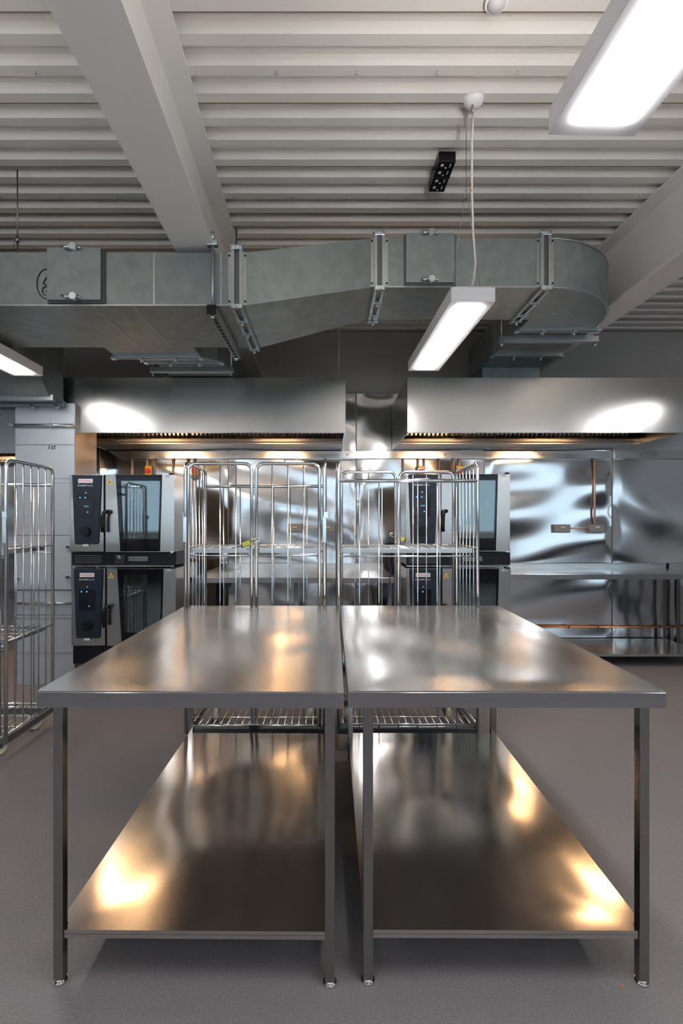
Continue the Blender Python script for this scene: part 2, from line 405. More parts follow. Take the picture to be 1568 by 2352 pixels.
# left branch
dpart(BX(-1.59, -.956, 3.54, 3.73, 2.64, 2.90).hexa([(-1.59,3.73,2.64),(-1.39,3.85,2.64),(-1.39,3.85,2.90),(-1.59,3.73,2.90)], [(-.956,3.73,2.64),(-.853,3.85,2.64),(-.853,3.85,2.90),(-.956,3.73,2.90)]).box(-1.39, -.853, 3.85, 5.1, 2.685, 2.90), 'branch_section', 'galv')
def flange_x(x, d, name='flange'):       # joint in a run along x
    mb = MB(); e = .022
    for s0 in (-.032, .014):
        x0 = x+s0; x1 = x0+.018
        mb.box(x0, x1, d['yf']-e, d['yf']+.002, d['z0']-e, d['z1']+e); mb.box(x0, x1, d['yb']-.002, d['yb']+e, d['z0']-e, d['z1']+e)
        mb.box(x0, x1, d['yf'], d['yb'], d['z0']-e, d['z0']+.002); mb.box(x0, x1, d['yf'], d['yb'], d['z1']-.002, d['z1']+e)
        mb.box(x0-.02 if s0 < 0 else x0+.01, x0+.008 if s0 < 0 else x1+.02, d['yf']-.006, d['yf']+.002, d['z0'], d['z1'])
    fo = dpart(mb, name, 'flange')
    mb = MB(); mb.box(x-.012, x+.012, d['yf']-.012, d['yb']+.012, d['z0']-.012, d['z1']+.012)
    dpart(mb, 'gasket', 'zinc_dark')
    for zz in (d['z0']+.02, d['z1']-.02):
        for xx in (x-.045, x+.045): dpart(MB().cyl((xx, d['yf']-.004, zz), 'y', .006, -.006, .006, 8), 'rivet', 'black')
    for yy in (d['yf']+.16, d['yf']+.36, d['yb']-.04):
        dpart(BX(x-.035, x+.035, yy-.012, yy+.012, d['z0']-.035, d['z0']-.018, bev=.003).cyl((x, yy, d['z0']-.035), 'z', .009, -.02, .0, 8), 'cleat', 'bolt')
    dpart(BX(x-.03, x+.03, d['yf']-.035, d['yf']-.015, d['z1']+.004, d['z1']+.03, bev=.003).cyl((x, d['yf']-.03, d['z1']+.02), 'x', .007, -.045, .03, 8), 'corner_clamp', 'bolt')
    dpart(BX(x-.03, x+.03, d['yf']-.035, d['yf']-.015, d['z0']-.03, d['z0']-.004, bev=.003).cyl((x, d['yf']-.03, d['z0']-.02), 'y', .007, -.015, .03, 8), 'corner_clamp', 'bolt')
flange_x(XA, D1); flange_x(XB, D2); flange_x(XC_, D2)
def flange_y(y, x0, x1, z0, z1):
    mb = MB(); e = .022
    for s0 in (-.026, .008):
        a, b = y+s0, y+s0+.018
        mb.box(x0-e, x1+e, a, b, z0-e, z0+.002); mb.box(x0-e, x0+.002, a, b, z0, z1); mb.box(x1-.002, x1+e, a, b, z0, z1)
    dpart(mb, 'flange', 'flange')
    for q in (.3, .72):
        xx = x0+(x1-x0)*q; dpart(BX(xx-.012, xx+.012, y-.03, y+.03, z0-.034, z0-.02).cyl((xx, y, z0-.03), 'z', .009, -.02, 0, 8), 'cleat', 'bolt')
    for xx in (x0-.04, x1+.01): dpart(BX(xx, xx+.03, y-.025, y+.025, z0-.03, z0-.01, bev=.003), 'corner_clamp', 'bolt')
flange_y(YE, XE0, XE1, D2['z0'], D2['z1']); flange_y(4.33, XE0, XE1, D2['z0'], D2['z1'])
flange_y(3.71, -1.57, -.97, 2.64, 2.90); flange_y(3.88, -1.39, -.853, 2.66, 2.90)
# seams on the underside and front
mb = MB()
for xx in (-1.95, -1.0, -.62):
    mb.box(xx, xx+.012, D1['yf']-.002, D1['yf']+.001, D1['z0'], D1['z1'])
mb.hexa([(-1.35,2.86,2.638),(-1.342,2.86,2.638),(-1.342,2.86,2.641),(-1.35,2.86,2.641)], [(-1.35,3.53,2.638),(-1.342,3.53,2.638),(-1.342,3.53,2.641),(-1.35,3.53,2.641)])
mb.hexa([(-1.12,2.86,2.638),(-1.112,2.86,2.638),(-1.112,2.86,2.641),(-1.12,2.86,2.641)], [(-1.12,3.53,2.638),(-1.112,3.53,2.638),(-1.112,3.53,2.641),(-1.12,3.53,2.641)])
mb.box(-4.6, XA-.03, D1['yf']-.004, D1['yf'], D1['z0']-.003, D1['z0']+.005)
mb.box(XB+.03, XC_-.03, D2['yf']-.004, D2['yf'], D2['z0']-.003, D2['z0']+.005)
dpart(mb, 'folded_seam', 'flange')
# access hatches
def hatch(x0, x1, z0, z1, yf, label):
    hp = dpart(BX(x0, x1, yf-.035, yf-.012, z0, z1, bev=.002), 'access_hatch', 'galv', label)
    BX(x0-.008, x1+.012, yf-.014, yf, z0-.01, z1).build('hatch_frame', 'zinc_dark', hp)
    xc = (x0+x1)/2
    for zz, s in ((z1-.005, 1), (z0+.012, -1)):
        m = MB(); m.cyl((xc+.005, yf-.05, zz), 'y', .02, -.012, .02, 12).box(xc-.015, xc+.015, yf-.06, yf-.03, zz-.008, zz+.022 if s > 0 else zz+.01, bev=.004)
        m.tube([(xc-.055, yf-.05, zz+.002), (xc-.035, yf-.056, zz-.006), (xc-.012, yf-.052, zz+.004)], .009, 8)
        m.tube([(xc+.03, yf-.05, zz-.002), (xc+.045, yf-.05, zz-.008)], .008, 8)
        m.build('latch', 'bolt', hp)
    return hp
hatch(-1.586, -1.283, 2.658, 2.953, D1['yf'], 'dull square hatch')
hatch(.469, .765, 2.866, 3.166, D2['yf'], 'pale square hatch')
# marker scribble partly under the hatch
def strokes(ls, r=.0022): 
    mb = MB()
    for l in ls: mb.tube([P(px, py, 2.847) for px, py in l], r, 6)
    return mb
ell = [(107+22.5*math.cos(a), 652-34*math.sin(a)) for a in [math.radians(d) for d in range(72, 290, 12)]]
dpart(strokes([ell, [(113,634),(106,638),(101,646),(99,652)], [(100,653),(112,655)], [(112,660),(105,658),(98,661),(97,670),(99,675),(104,678)], [(105,670),(111,668)], [(107,677),(113,681)], [(111,666),(109,680)]]), 'marker_scribble', 'marker')
# hangers
hg = thing('duct_hanger', 'slotted black-ended channel and rod hanging the duct beneath the left roof beam', 'hanger', (-.655, 2.8, 2.56))
BX(-.022, .022, 0, .78, .012, .055).build('channel', 'flange', hg)
mb = MB()
for i in range(13): mb.box(-.012, .012, .06+i*.055, .09+i*.055, .009, .013)
mb.build('slot_row', 'black', hg, label='row of dark slots')
BX(-.026, .026, -.012, .004, .008, .06, bev=.003).build('end_cap', 'black', hg)
MB().tube([(0, .02, .01), (0, .02, .42)], .008, 8).build('threaded_rod', 'flange', hg)
MB().tube([(0, .75, .01), (0, .75, ZC-2.56)], .008, 8).build('threaded_rod', 'flange', hg)
MB().cyl((0, .02, .0), 'z', .014, -.01, .012, 6).cyl((0, .74, .0), 'z', .014, -.01, .012, 6).build('nut', 'bolt', hg)
BX(-.03, .03, 0, .04, .40, .43, bev=.005).cyl((0, .02, .43), 'z', .012, 0, .05, 8).build('beam_clamp', 'bolt', hg)
hg = thing('duct_hanger', 'steel channel hanger carrying the right branch duct behind the elbow', 'hanger', (1.69, 3.86, 2.77))
BX(-.38, .38, -.02, .02, .02, .062).build('channel', 'flange', hg)
for s in (-.36, .36):
    MB().tube([(s, 0, -.01), (s, 0, ZC-2.77)], .007, 8).build('threaded_rod', 'flange', hg)
    MB().cyl((s, 0, 0), 'z', .013, -.01, .018, 6).build('nut', 'bolt', hg)
hg = thing('duct_hanger', 'steel channel hanger carrying the left branch duct below the main duct', 'hanger', (-1.12, 4.1, 2.60))
BX(-.34, .34, -.02, .02, .03, .07).build('channel', 'flange', hg)
for s in (-.32, .32): MB().tube([(s, 0, 0), (s, 0, ZC-2.6)], .007, 8).build('threaded_rod', 'flange', hg)
tag(MB().tube([P(40, 556, 2.95), P(41, 590, 2.95), (P(41, 590, 2.95).x, 2.95, 2.945)], .005, 6).tube([P(40, 545, 2.95), P(40, 556, 2.95)], .011, 8).tube([(P(40,545,2.95).x, 2.95, P(40,545,2.95).z), (P(40,545,2.95).x, 2.95, ZC)], .004, 6).build('hanging_rod', 'wire'), 'thin dark hanging rod above the duct at the left edge', 'rod')

# ------------------------------------------------------------------ grey side duct with its vertical drop
sd = thing('supply_duct', 'pale grey galvanised duct dropping to the floor left of the ovens, marked 1st', 'duct', (-2.455, 4.33, 0))
BX(-.255, .255, 0, .38, 0, 2.43).build('vertical_section', 'galv_side', sd)
BX(.256, .262, -.0, .40, .0, 2.42).build('side_cover', 'hood_in', sd, label='warm brushed steel side cover')
mb = MB(); mb.hexa([(-1.4,-.25,2.44),(-1.4,-.02,2.44),(-1.4,-.02,2.98),(-1.4,-.72,2.98)], [(.17,-.25,2.44),(.17,-.02,2.44),(.17,-.02,2.98),(.17,-.72,2.98)]); mb.build('horizontal_section', 'galv', sd)
mb = MB()
for yy, zz in ((-.19, 2.43), (-.03, 2.42)):
    mb.box(-1.42, .19, yy-.03, yy-.012, zz-.025, zz+.02); mb.box(-1.42, .19, yy+.0, yy+.018, zz-.025, zz+.02)
mb.build('flange', 'flange', sd)
mb = MB()
for zz in (2.07, 1.86-.08, 1.72+.02, .95-.06, .60, .49+.08, .24+.03):
    mb.box(-.257, .257, -.004, 0, zz, zz+.008)
mb.build('folded_seam', 'flange', sd)
mb = MB(); mb.tube([(-.27, -.03, 2.235), (.26, -.03, 2.235)], .014, 8); mb.build('joint_bar', 'bolt', sd)
mb = MB(); mb.tube([(-.25, -.02, .705), (.25, -.02, .705)], .012, 8); mb.build('joint_bar', 'bolt', sd)
for xx, zz in ((-.08, 2.39), (.13, 2.39), (.08, 2.235), (-.26, 2.235), (.1, .705)):
    MB().cyl((xx, -.04, zz), 'y', .016, -.02, .02, 8).build('bolt', 'bolt', sd)
hp = BX(-.235, .235, -.014, 0, .82, 1.285, bev=.003).build('access_hatch', 'galv_side', sd)
BX(-.238, .238, -.006, 0, .812, 1.292).build('hatch_frame', 'zinc_dark', hp)
for xx, zz in ((.215, 1.19), (.215, .93), (-.225, .92)):
    MB().cyl((xx, -.02, zz), 'y', .014, -.02, .006, 8).box(xx-.022, xx+.022, -.04, -.03, zz-.006, zz+.006).build('wing_bolt', 'bolt', hp)
text('marking', '1st', .062, 'marker', (P(117, 1027, 4.33).x+2.455, -.002, P(117, 1027, 4.33).z), parent=sd, shear=.3)

# ------------------------------------------------------------------ work tables
def table(label, x0, x1, rz, legs, name='work_table', group=None):
    L = 1.525; w_ = x1-x0
    t = thing(name, label, 'table', (x0, 1.515, 0), rz, group)
    sd_ = int(abs(x0)*100)
    mb = MB(); W0 = waves(sd_, .004, .9, .7); mb.sheet(0, w_, 0, L, .85, .9, 50, 80, lambda u, v: -.004*math.sin(PI*u/w_)*math.sin(PI*v/L)+W0(u, v), 'xy', .16); bmesh.ops.bevel(mb.bm, geom=[e for e in mb.bm.edges if not e.smooth], offset=.0025, segments=2, affect='EDGES'); mb.build('table_top', 'table', t)
    BX(.003, w_-.003, -.0015, .001, .851, .896, bev=.0006).build('darkened_apron', 'apron', t)  # overlay added on the front edge, darkened for its dim reflection
    l0, l1 = legs[0]-x0, legs[1]-x0      # outer faces of legs
    for lx in (l0, l1-.03):
        for ly in (.012, L-.10):
            lg = MB().box(lx, lx+.03, ly, ly+.03, .012, .85, bev=.002).build('leg', 'leg', t)
            MB().cyl((lx+.015, ly+.015, 0), 'z', .021, 0, .006, 20).cyl((lx+.015, ly+.015, 0), 'z', .019, .006, .013, 20, r2=.012).build('foot', 'steel', lg)
    ys0, ys1 = .018, L-.085
    pts = [(l0+.031, ys0), (l1-.031, ys0), (l1-.031, ys0+.028), (l1-.002, ys0+.028), (l1-.002, ys1-.02), (l1-.002, ys1), (l0+.002, ys1), (l0+.002, ys0+.028), (l0+.031, ys0+.028)]
    mb = MB(); mb.prism(pts, 'z', .138, .152)
    W1 = waves(sd_+5, .0024, 1.0, .8); lw = l1-l0
    mb.sheet(l0+.031, l1-.031, ys0, ys1, .150, .163, 50, 80, lambda u, v: -.002*math.sin(PI*(u-l0)/lw)*math.sin(PI*v/ys1)+W1(u, v), 'xy', .16)
    mb.box(l0+.002, l0+.031, ys0+.028, ys1, .150, .163).box(l1-.031, l1-.002, ys0+.028, ys1, .150, .163)
    mb.build('undershelf', 'shelf', t)
    return t
table('stainless work table with undershelf, the left of the two pushed together in front', -.885, .045, -.009, (-.841, .018))
table('stainless work table with undershelf, the right of the two pushed together in front', .059, 1.018, -.005, (.105, .975))

# ------------------------------------------------------------------ wall benches
def bench(name, label, x0, x1, y0, y1, zt, zs, legx, shelf=True):
    t = thing(name, label, 'bench', (x0, y0, 0)); w_ = x1-x0; d = y1-y0
    MB().box(0, w_, 0, d, zt-.05, zt, bev=.003).build('bench_top', 'table', t)
    BX(0, w_, d-.015, d, zt, zt+.05).build('upstand', 'steel', t)
    for lx in legx:
        for ly in (.05, d-.08):
            BX(lx-x0-.02, lx-x0+.02, ly, ly+.04, 0, zt-.05, bev=.002).build('leg', 'leg', t)
    if shelf: BX(.01, w_-.01, .015, d-.01, zs-.025, zs, bev=.002).build('undershelf', 'table', t)
    return t
bench('wall_bench', 'stainless wall bench standing behind the roll cages between the ovens', -1.24, .60, 4.53, 5.48, .90, .13, (-1.2, -.3, .56))
bench('wall_bench', 'long stainless wall bench with undershelf right of the ovens', 1.60, 3.68, 4.81, 5.48, .90, .13, (1.64, 3.62))
bench('wall_bench', 'stainless wall bench whose legs show at the right edge', 3.72, 5.6, 4.85, 5.48, .90, .0, (3.77, 5.5), shelf=False)

# ------------------------------------------------------------------ combi ovens
def oven(label, dark=False):
    t = thing('combi_oven', label, 'oven'); W, Dp, Hh = .85, .68, .63
    # body with open front behind the door
    mb = MB(); mb.box(0, W, .03, Dp, 0, .03); mb.box(0, W, .03, Dp, Hh-.03, Hh); mb.box(0, .30, .03, Dp, .03, Hh-.03)
    mb.box(W-.03, W, .03, Dp, .03, Hh-.03); mb.box(.30, W-.03, Dp-.03, Dp, .03, Hh-.03)
    mb.build('body', 'oven', t)
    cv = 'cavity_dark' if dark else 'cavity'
    mb = MB(); mb.box(.30, .31, .05, Dp-.04, .03, Hh-.03); mb.box(W-.04, W-.03, .05, Dp-.04, .03, Hh-.03); mb.box(.31, W-.04, Dp-.05, Dp-.04, .03, Hh-.03)
    mb.box(.31, W-.04, .05, Dp-.05, .03, .04)
    mb.build('cavity', cv, t)
    mb = MB()
    for xx in (.44, .70):
        for yy in (.1, .3, .5): mb.tube([(xx, yy, .04), (xx, yy, .58)], .005, 6)
        for k in range(7): mb.tube([(xx, .1, .08+k*.07), (xx, .5, .08+k*.07)], .004, 6)
    mb.build('rack', 'zinc', t)
    mb = MB().prism([(.57, .10), (.70, .18), (.70, .36), (.57, .56)], 'y', .50, .505).build('fan_baffle', 'steel', t)
    # control side fascia
    MB().box(0, .275, 0, .03, 0, Hh, bev=.004).build('control_fascia', 'oven', t)
    MB().box(.278, .290, .01, .03, 0, Hh).build('door_gap', 'black', t)
    cp = MB().prism([(.025, Hh-.004), (.26, Hh-.004), (.237, .08), (.228, .068), (.054, .068), (.045, .08)], 'y', -.008, 0).build('control_panel', 'navy', t)
    MB().prism([(.021, Hh-.002), (.264, Hh-.002), (.241, .077), (.23, .063), (.05, .063), (.041, .077)], 'y', -.004, -.001).build('panel_border', 'black', cp)
    sc = MB().prism([(.064, Hh-.17), (.203, Hh-.17), (.198, Hh-.345), (.069, Hh-.345)], 'y', -.010, -.008).build('touch_screen', 'screen', cp)
    for xx, zz, m, r in ((.088, .187, 'bled', .006), (.130, .187, 'bled', .006), (.150, .305, 'cled', .006)):
        MB().cyl((xx, -.010, Hh-zz), 'y', r, -.0015, 0, 12).build('indicator', m, sc)
    if not dark: text('digits', '160:0', .018, 'cled', (.137, -.0105, Hh-.258), parent=sc, depth=.0004)
    MB().cyl((.134, -.008, Hh-.148), 'y', .006, -.001, 0, 12).build('status_light', 'greyp', cp)
    MB().cyl((.137, -.008, Hh-.462), 'y', .037, -.028, 0, 28, r2=.038).cyl((.137, -.036, Hh-.462), 'y', .030, -.004, 0, 28).build('knob', 'black', cp)
    lp = BX(.073, .191, -.0105, -.008, Hh-.068, Hh-.035, bev=.001).build('logo_plate', 'white', cp)
    text('logo_text', 'RATIONAL', .0225, 'red', (.132, -.0115, Hh-.0515), parent=cp, depth=.0004, scale_x=1.0)
    text('model_text', 'iCombi', .0225, 'white', (.101, -.009, Hh-.088), parent=cp, depth=.0006)
    text('model_text', 'Classic', .0225, 'greyp', (.164, -.009, Hh-.088), parent=cp, depth=.0002)
    MB().box(.108, .158, -.012, 0, .045, .064, bev=.003).build('latch_tab', 'greyp', cp)
    BX(.104, .162, -.006, 0, .049, .067).build('latch_recess', 'black', cp)
    # door
    mb = MB()
    def ring(o_, i_, ya, yb):
        mb = MB(); rings = []
        for yy in (ya, yb):
            rings.append(([mb.bm.verts.new((p[0], yy, p[1])) for p in o_], [mb.bm.verts.new((p[0], yy, p[1])) for p in i_]))
        for a in range(4):
            b = (a+1) % 4
            for rg in rings: mb.bm.faces.new((rg[0][a], rg[0][b], rg[1][b], rg[1][a]))
            mb.bm.faces.new((rings[0][0][a], rings[0][0][b], rings[1][0][b], rings[1][0][a])); mb.bm.faces.new((rings[0][1][a], rings[0][1][b], rings[1][1][b], rings[1][1][a]))
        return mb
    mb.bm.free()
    dr = ring([(.292, Hh), (W, Hh), (W, 0), (.292, 0)], [(.374, Hh-.002), (.752, Hh-.002), (.735, .005), (.412, .005)], 0, .03).build('door', 'oven', t)
    o_ = [(.374, Hh-.001), (.752, Hh-.001), (.735, .006), (.412, .006)]; i_ = [(.412, Hh-.05), (.737, Hh-.05), (.722, .108), (.434, .108)]
    mb = ring(o_, i_, -.003, .012)
    mb.build('window_border', 'bglass', dr)
    MB().prism(i_, 'y', .004, .008).build('window_glass', 'glass', dr)
    hd = MB(); hd.tube([(.325, .0, Hh-.30), (.322, -.04, Hh-.302), (.30, -.05, Hh-.31), (.292, -.052, Hh-.35), (.290, -.052, Hh-.42), (.292, -.05, Hh-.468)], .0165, 10)
    hd.build('door_handle', 'black', dr)
    wz = Hh-.055
    wt = MB().prism([(.302, wz-.02), (.345, wz-.02), (.3235, wz+.022)], 'y', -.002, 0).build('warning_sticker', 'yellow', dr)
    MB().prism([(.315, wz-.014), (.320, wz-.014), (.326, wz+.002), (.322, wz+.006)], 'y', -.0028, -.002).prism([(.327, wz-.014), (.333, wz-.010), (.328, wz+.004)], 'y', -.0028, -.002).build('warning_mark', 'black', wt)
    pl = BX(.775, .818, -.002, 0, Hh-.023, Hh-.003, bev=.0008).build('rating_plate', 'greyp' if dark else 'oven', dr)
    text('plate_text', 'X>K', .017, 'black', (.7965, -.003, Hh-.013), parent=pl, depth=.0003)
    MB().tube([(.835, .02, Hh+.004), (.835, .12, Hh+.004)], .006, 6).cyl((.825, .0, Hh), 'z', .018, 0, .012, 12).build('top_hinge', 'black', dr)
    MB().cyl((.83, .0, 0), 'z', .014, -.014, .004, 12).build('bottom_hinge', 'steel', dr)
    return t
def kit(label, loc):
    k = thing('stacking_kit', label, 'stacking kit', loc)
    BX(0, .85, .02, .66, 0, .105, bev=.003).build('housing', 'black', k)
    mb = MB()
    for i in range(4): mb.box(.02, .24, .016, .022, .02+i*.018, .026+i*.018)
    mb.build('vent_grille', 'zinc_dark', k)
    BX(.35, .43, .014, .022, .012, .085, bev=.003).build('switch_recess', 'rubber', k)
    MB().prism([(.372, .074), (.390, .086), (.408, .058), (.394, .048)], 'y', .0, .014).build('lever', 'steel', k, label='small bright lever')
    BX(.46, .62, .014, .022, .03, .07, bev=.003).build('drawer_front', 'zinc_dark', k)
    BX(.0, .83, .0, .03, -.012, -.002).build('drip_edge', 'steel', k)
    return k
def stand(label, loc):
    s = thing('oven_stand', label, 'oven stand', loc)
    BX(.01, .84, .03, .64, .24, .385, bev=.003).build('plinth_box', 'black', s)
    for a, b in ((.03, .05), (.78, .05), (.03, .58), (.78, .58)): BX(a, a+.04, b, b+.04, 0, .24).build('leg', 'leg', s)
    BX(.03, .82, .05, .62, .12, .14).build('lower_shelf', 'oven', s)
    return s
XO1, XO2, YO = -2.11, .625, 4.08
ov = oven('upper combi oven of the left stack, its window pale and clear of the cages'); ov.location = (XO1, YO, 1.16)
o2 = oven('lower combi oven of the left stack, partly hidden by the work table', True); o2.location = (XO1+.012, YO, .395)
G = {'U': ov, 'D': o2}
o3 = dup(ov); o3.location = (XO2, YO, 1.165); tag(o3, 'upper combi oven of the right stack, seen through the right roll cage', 'oven')
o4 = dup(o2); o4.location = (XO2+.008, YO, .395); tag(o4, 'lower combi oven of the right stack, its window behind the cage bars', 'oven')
for o in (ov, o2, o3, o4): o['group'] = 'stacked combi ovens'
for x_, s in ((XO1, 'left'), (XO2, 'right')):
    kit('black stacking kit with vents between the two ovens of the %s stack' % s, (x_+.01, YO, 1.052))
    stand('black plinth stand carrying the %s oven stack' % s, (x_, YO, 0))

# ------------------------------------------------------------------ roll cages
def hoop(mb, a, b, zb, zt, r, rc=.045, n=8):      # upside-down U from a to b (xy points)
    a = Vector((*a, 0)); b = Vector((*b, 0)); d = (b-a).normalized(); pts = [a+Vector((0,0,zb)), a+Vector((0,0,zt-rc))]
    for k in range(1, 6): q = PI/2*k/5; pts.append(a+d*rc*(1-math.cos(q))+Vector((0,0,zt-rc+rc*math.sin(q))))
    e = [b-d*rc*(1-math.cos(PI/2*k/5))+Vector((0,0,zt-rc+rc*math.sin(PI/2*k/5))) for k in range(5, 0, -1)]
    mb.tube(pts+e+[b+Vector((0,0,zt-rc)), b+Vector((0,0,zb))], r, n)
def cage(label, shelves=(1.225,)):
    t = thing('roll_cage', label, 'roll cage'); W, D_ = .86, .50; zb, zt = .13, 1.775; R1, R2 = .0115, .0042
    # base
    mb = MB(); 
    mb.box(0, W, 0, .03, .092, .132, bev=.003); mb.box(0, W, D_-.03, D_, .092, .132, bev=.003); mb.box(0, .03, .03, D_-.03, .092, .132); mb.box(W-.03, W, .03, D_-.03, .092, .132)
    bs = mb.build('base_frame', 'zinc_dark', t)
    mb = MB()
    for i in range(19): xx = .03+i*(W-.06)/18; mb.tube([(xx, .01, .137), (xx, D_-.01, .137)], .003, 6)
    for yy in (.012, .16, .33, D_-.012): mb.tube([(.0, yy, .134), (W, yy, .134)], .0045, 6)
    mb.build('base_grid', 'zinc', bs)
    # sides
    for xx in (0, W):
        mb = MB(); hoop(mb, (xx, 0), (xx, D_), zb-.03, zt, R1); so = mb.build('side_frame', 'zinc', t)
        mb = MB()
        for i in range(5): yy = .085+i*(D_-.17)/4; mb.tube([(xx, yy, zb+.02), (xx, yy, zt)], R2, 6)
        for zz in (.70, 1.245, zb+.02): mb.tube([(xx, .0, zz), (xx, D_, zz)], .005, 6)
        mb.build('side_bars', 'zinc', so)
        s = 1 if xx else -1
        MB().box(xx-.012, xx+.012, -.02, -.008, 1.28, 1.44, bev=.003).box(xx-.006, xx+.016*s+.006, -.03, -.02, 1.43, 1.47, bev=.002).build('gate_latch', 'zinc', so)
    # back
    mb = MB(); mb.tube([(0, D_, 1.662), (W, D_, 1.662)], R1, 8); bo = mb.build('back_rail', 'zinc', t)
    mb = MB()
    for i in range(6): xx = .13+i*(W-.26)/5; mb.tube([(xx, D_, zb), (xx, D_, 1.662)], R2, 6)
    mb.tube([(0, D_, 1.195), (W, D_, 1.195)], .006, 6); mb.tube([(0, D_, .155), (W, D_, .155)], .006, 6)
    mb.build('back_bars', 'zinc', bo)
    # gates
    for g0, g1 in ((.022, .411), (.440, .829)):
        mb = MB(); hoop(mb, (g0, -.012), (g1, -.012), .148, zt-.008, R1-.001)
        mb.tube([(g0, -.012, .15), (g1, -.012, .15)], R1-.002, 8)
        go = mb.build('gate', 'zinc', t); mb = MB()
        for i in range(3): xx = g0+(g1-g0)*(i+1)/4; mb.tube([(xx, -.012, .15), (xx, -.012, zt-.01)], R2, 6)
        for zz in (1.20, .72): mb.tube([(g0, -.012, zz), (g1, -.012, zz)], .005, 6)
        mb.build('gate_bars', 'zinc', go)
        xm = (g0+g1)/2+.02; MB().tube([(xm-.045, -.012, zt+.006), (xm-.035, -.014, zt+.014), (xm+.035, -.014, zt+.014), (xm+.045, -.012, zt+.006)], .006, 6).build('gate_hook', 'zinc', go)
    MB().box(.395, .455, -.03, -.01, .115, .165, bev=.003).build('gate_catch', 'zinc', t)
    for zs in shelves:
        mb = MB(); mb.box(.025, W-.025, .02, .045, zs-.012, zs+.018, bev=.002); mb.box(.025, W-.025, D_-.045, D_-.02, zs-.012, zs+.018, bev=.002)
        mb.box(.025, .045, .045, D_-.045, zs-.01, zs+.014); mb.box(W-.045, W-.025, .045, D_-.045, zs-.01, zs+.014)
        so = mb.build('cage_shelf', 'zinc', t); mb = MB()
        for i in range(12): xx = .07+i*(W-.14)/11; mb.tube([(xx, .02, zs+.018), (xx, D_-.02, zs+.018)], .0035, 6)
        for yy in (.15, .25, .36): mb.tube([(.03, yy, zs+.012), (W-.03, yy, zs+.012)], .004, 6)
        mb.build('shelf_grid', 'zinc', so)
        for xx in (.03, W-.03): MB().box(xx-.02, xx+.02, .0, .03, zs-.045, zs-.01, bev=.004).cyl((xx, -.005, zs-.03), 'y', .008, -.004, .01, 8).build('shelf_bracket', 'zinc', so)
    # casters
    for cx, cy, a in ((.09, .06, .3), (W-.09, .06, -.5), (.09, D_-.06, .2), (W-.09, D_-.06, -.3)):
        c = thing('caster', '', ''); del c['label']; del c['category']; c.parent = t; c.location = (cx, cy, 0); c.rotation_euler = (0, 0, a)
        c2 = MB().box(-.022, .022, -.03, .03, .104, .112).box(-.022, -.018, -.02, .02, .045, .106).box(.018, .022, -.02, .02, .045, .106).cyl((0,0,.056), 'x', .008, -.026, .026, 8)
        c2.build('fork', 'zinc_dark', c)
        MB().cyl((0, 0, .056), 'x', .050, -.016, -.009, 24, r2=.0555).cyl((0, 0, .056), 'x', .0555, -.009, .009, 24).cyl((0, 0, .056), 'x', .0555, .009, .016, 24, r2=.050).build('wheel', 'cream', c)
    return t
c1 = cage('empty zinc roll cage behind the left work table, its gates closed towards us'); c1.location = (-.887, 3.10, 0)
c3 = cage('zinc roll cage cut off by the left edge, with two wire shelves', (1.225, .68)); c3.location = (-1.905-.86, 2.955, 0)
c2 = dup(c1); c2.location = (.918+.002, 3.60, 0); c2.rotation_euler = (0, 0, PI)
tag(c2, 'empty zinc roll cage behind the right work table, open back towards us', 'roll cage')
for c in (c1, c2, c3): c['group'] = 'zinc roll cages'
def padlock(label, p, tilt, group='padlocks', flip=False):
    t = thing('padlock', label, 'padlock', p, 0, group); t.rotation_euler = (0, tilt, 0)
    MB().box(-.028, .022, -.012, .012, -.016, .016, bev=.004).build('body', 'brass', t)
    MB().tube([(.02, 0, .010), (.075, 0, .012), (.085, 0, .004), (.085, 0, -.002), (.075, 0, -.010), (.02, 0, -.010)], .0035, 8).build('shackle', 'zinc', t)
    BX(-.034, -.028, -.010, .010, -.013, .013, bev=.002).build('end_cap', 'black', t)
    if not flip: MB().cyl((0, -.02, -.028), 'y', .011, -.002, .002, 14).box(-.004, .004, -.022, -.018, -.07, -.03).build('key', 'zinc', t)
    return t
padlock('yellow brass padlock with a key hanging between the left cage gates', P(566, 1249, 3.06), -.35)
padlock('yellow brass padlock on the far gates of the right cage', P(920, 1237, 3.63), PI+.42, flip=True)

